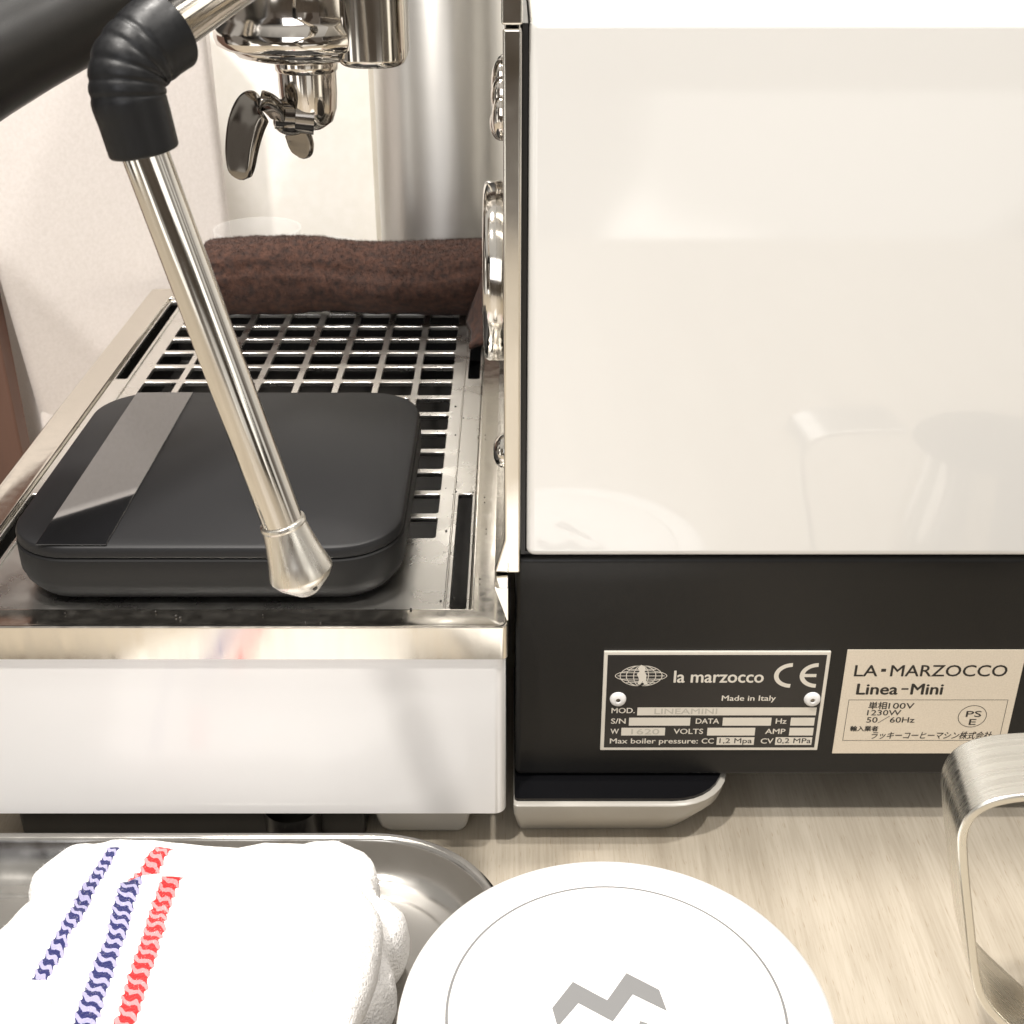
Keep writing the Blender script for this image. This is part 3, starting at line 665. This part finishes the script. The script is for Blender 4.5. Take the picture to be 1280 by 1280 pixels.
def lgz(pts): q = [at_z(x, y, LZ+.3) for x, y in pts]; mk.add(q, [tuple(range(len(q)))])
lgz([(690, 1260), (716, 1227), (723, 1254), (697, 1284)]); lgz([(716, 1227), (759, 1250), (766, 1277), (723, 1254)]); lgz([(759, 1250), (783, 1216), (791, 1243), (766, 1277)])
lgz([(783, 1216), (824, 1237), (834, 1264), (791, 1243)])
lgz([(800, 1276), (810, 1279), (806, 1292), (796, 1288)]); lgz([(730, 1330), (760, 1345), (800, 1290), (796, 1284)])
MB().lathe([(53.35, 60.1), (54.15, 60.1)], (LC.x, LC.y, 0), 120).build('groove_shade_ring', M['print_shade_grey'], cn)  # grey ring paints the shade inside the lid groove
mk.build('lid_mark', M['print_shade_grey'], cn, smooth=False)
under(cn)

# ------------------------------------------------------------------ steel milk pitcher: the broad strap handle reaches into view
mpx = thing('milk_pitcher', 'steel milk pitcher, only its broad strap handle reaching into the right edge', 'pitcher', (215, 300, 0))
YN, YFar = 288, 317
near = smooth_path([(1420, 990), (1330, 994), (1262, 1001), (1222, 1016), (1205, 1040), (1203, 1075), (1212, 1155), (1220, 1222), (1230, 1252), (1250, 1277), (1300, 1322), (1350, 1368)], 7)if False else None
npx = [(1420, 995, 0), (1330, 996, 0), (1262, 1001, 0), (1224, 1014, 0), (1206, 1038, 0), (1204, 1072, 0), (1212, 1155, 0), (1220, 1222, 0), (1230, 1252, 0), (1250, 1277, 0), (1300, 1322, 0), (1350, 1368, 0)]
cn_ = smooth_path(npx, 8)
vs = []; fs = []
for p in cn_:
    q = at_y(p.x, p.y, YN); vs.append(q); vs.append(q+Vector((3.5, YFar-YN, 0)))
for i in range(len(cn_)-1): fs.append((2*i, 2*i+2, 2*i+3, 2*i+1))
MB().add(vs, fs).build('pitcher_handle', M['handle_steel'], mpx, solid=3.0, bevel=.9, seg=4, angle=50)
hx = vs[0].x
MB().lathe([(.01, .4), (44, .4), (47, 2), (47, 60), (43, 95), (38, 120), (38.5, 128), (37.3, 128), (36.8, 120), (41.5, 95), (45.5, 60), (45.5, 4), (.01, 3)], (hx+52, 300, 0), 72).build('pitcher_body', M['chrome'], mpx)
under(mpx)

# ------------------------------------------------------------------ things behind the machine
t = MB().lathe([(.01, .5), (44, .5), (46, 3), (46, 330), (44, 334), (.01, 334)], (-45, 872, 0), 96).build('steel_cylinder', M['brushed'], None)
tag(t, 'tall brushed steel cylinder standing behind the brown towel', 'canister')
pb = thing('paper_bag', 'white paper bag with a diagonal crease standing left behind the drip tray', 'paper bag', (-280, 800, 0))
bx0, bx1, by, bh = -322, -200, 768, 314
nu, nv = 24, 60; vs = []; fs = []
for i in range(nu+1):
    for j in range(nv+1):
        x = bx0+(bx1-bx0)*i/nu; z = bh*j/nv
        s = ((x+316)*(-87)-(z-150)*42)/96.6
        y = by+(x-bx0)*.82+.36*max(0, s)+.16*max(0, (x+300)*.8-(z-190)*.35)+.9*max(0, min(1, s/2))
        vs.append((x, y, z))
for i in range(nu):
    for j in range(nv): a = i*(nv+1)+j; fs.append((a, a+1, a+nv+2, a+nv+1))
MB().add(vs, fs).build('bag_front', M['paper'], pb, solid=.4)
MB().prism([(bx0+.5, by+25), (bx1-.5, by+125), (bx1-35, by+165), (bx0-32, by+66)], 'z', .5, bh).build('bag_back', M['paper'], pb, bevel=2)
under(pb)
o = MB().box((-620, 764, 0.5), (-327, 782, 300)).build('brown_board', M['brownwood'], bevel=2); tag(o, 'dark brown wooden board at the left edge behind the paper bag', 'board')
for cx, r, h, lab in ((-175, 30, 150, 'clear glass cup behind the brown towel, with flared rim'), (-128, 24, 138, 'low clear glass dish behind the brown towel, near the steel cylinder')):
    gl = MB().lathe([(.01, .5), (r*.7, .5), (r*.75, 3), (r*.8, h*.5), (r, h), (r-1.6, h), (r*.8-2, h*.5), (r*.72, 5), (.01, 4)], (cx, 860, 0), 64).build('glass_cup', M['glass'])
    tag(gl, lab, 'glass')

# a few dark coffee crumbs left on the tray rim
cm = MB(); rnd = random.Random(11)
for i in range(26):
    x = rnd.uniform(-32, -3) if i % 3 else rnd.uniform(-210, -40); y = rnd.uniform(425, 640) if i % 3 else rnd.uniform(417, 428)
    r = rnd.uniform(.25, .6); k = len(cm.v); cm.ball((x, y, 0), r, 1, 1.2, .8, 7)
    z = 117.1 if (x > -15 or y < 430) else 114.1
    if x < -15 and (y < 430) : z = 116.5
    for j in range(k, len(cm.v)): cm.v[j] = (cm.v[j][0], cm.v[j][1], cm.v[j][2]+z)
o = cm.build('coffee_crumbs', M['ink'], smooth=False); o['kind'] = 'stuff'; o['label'] = 'scattered dark coffee crumbs on the steel drip tray rim'
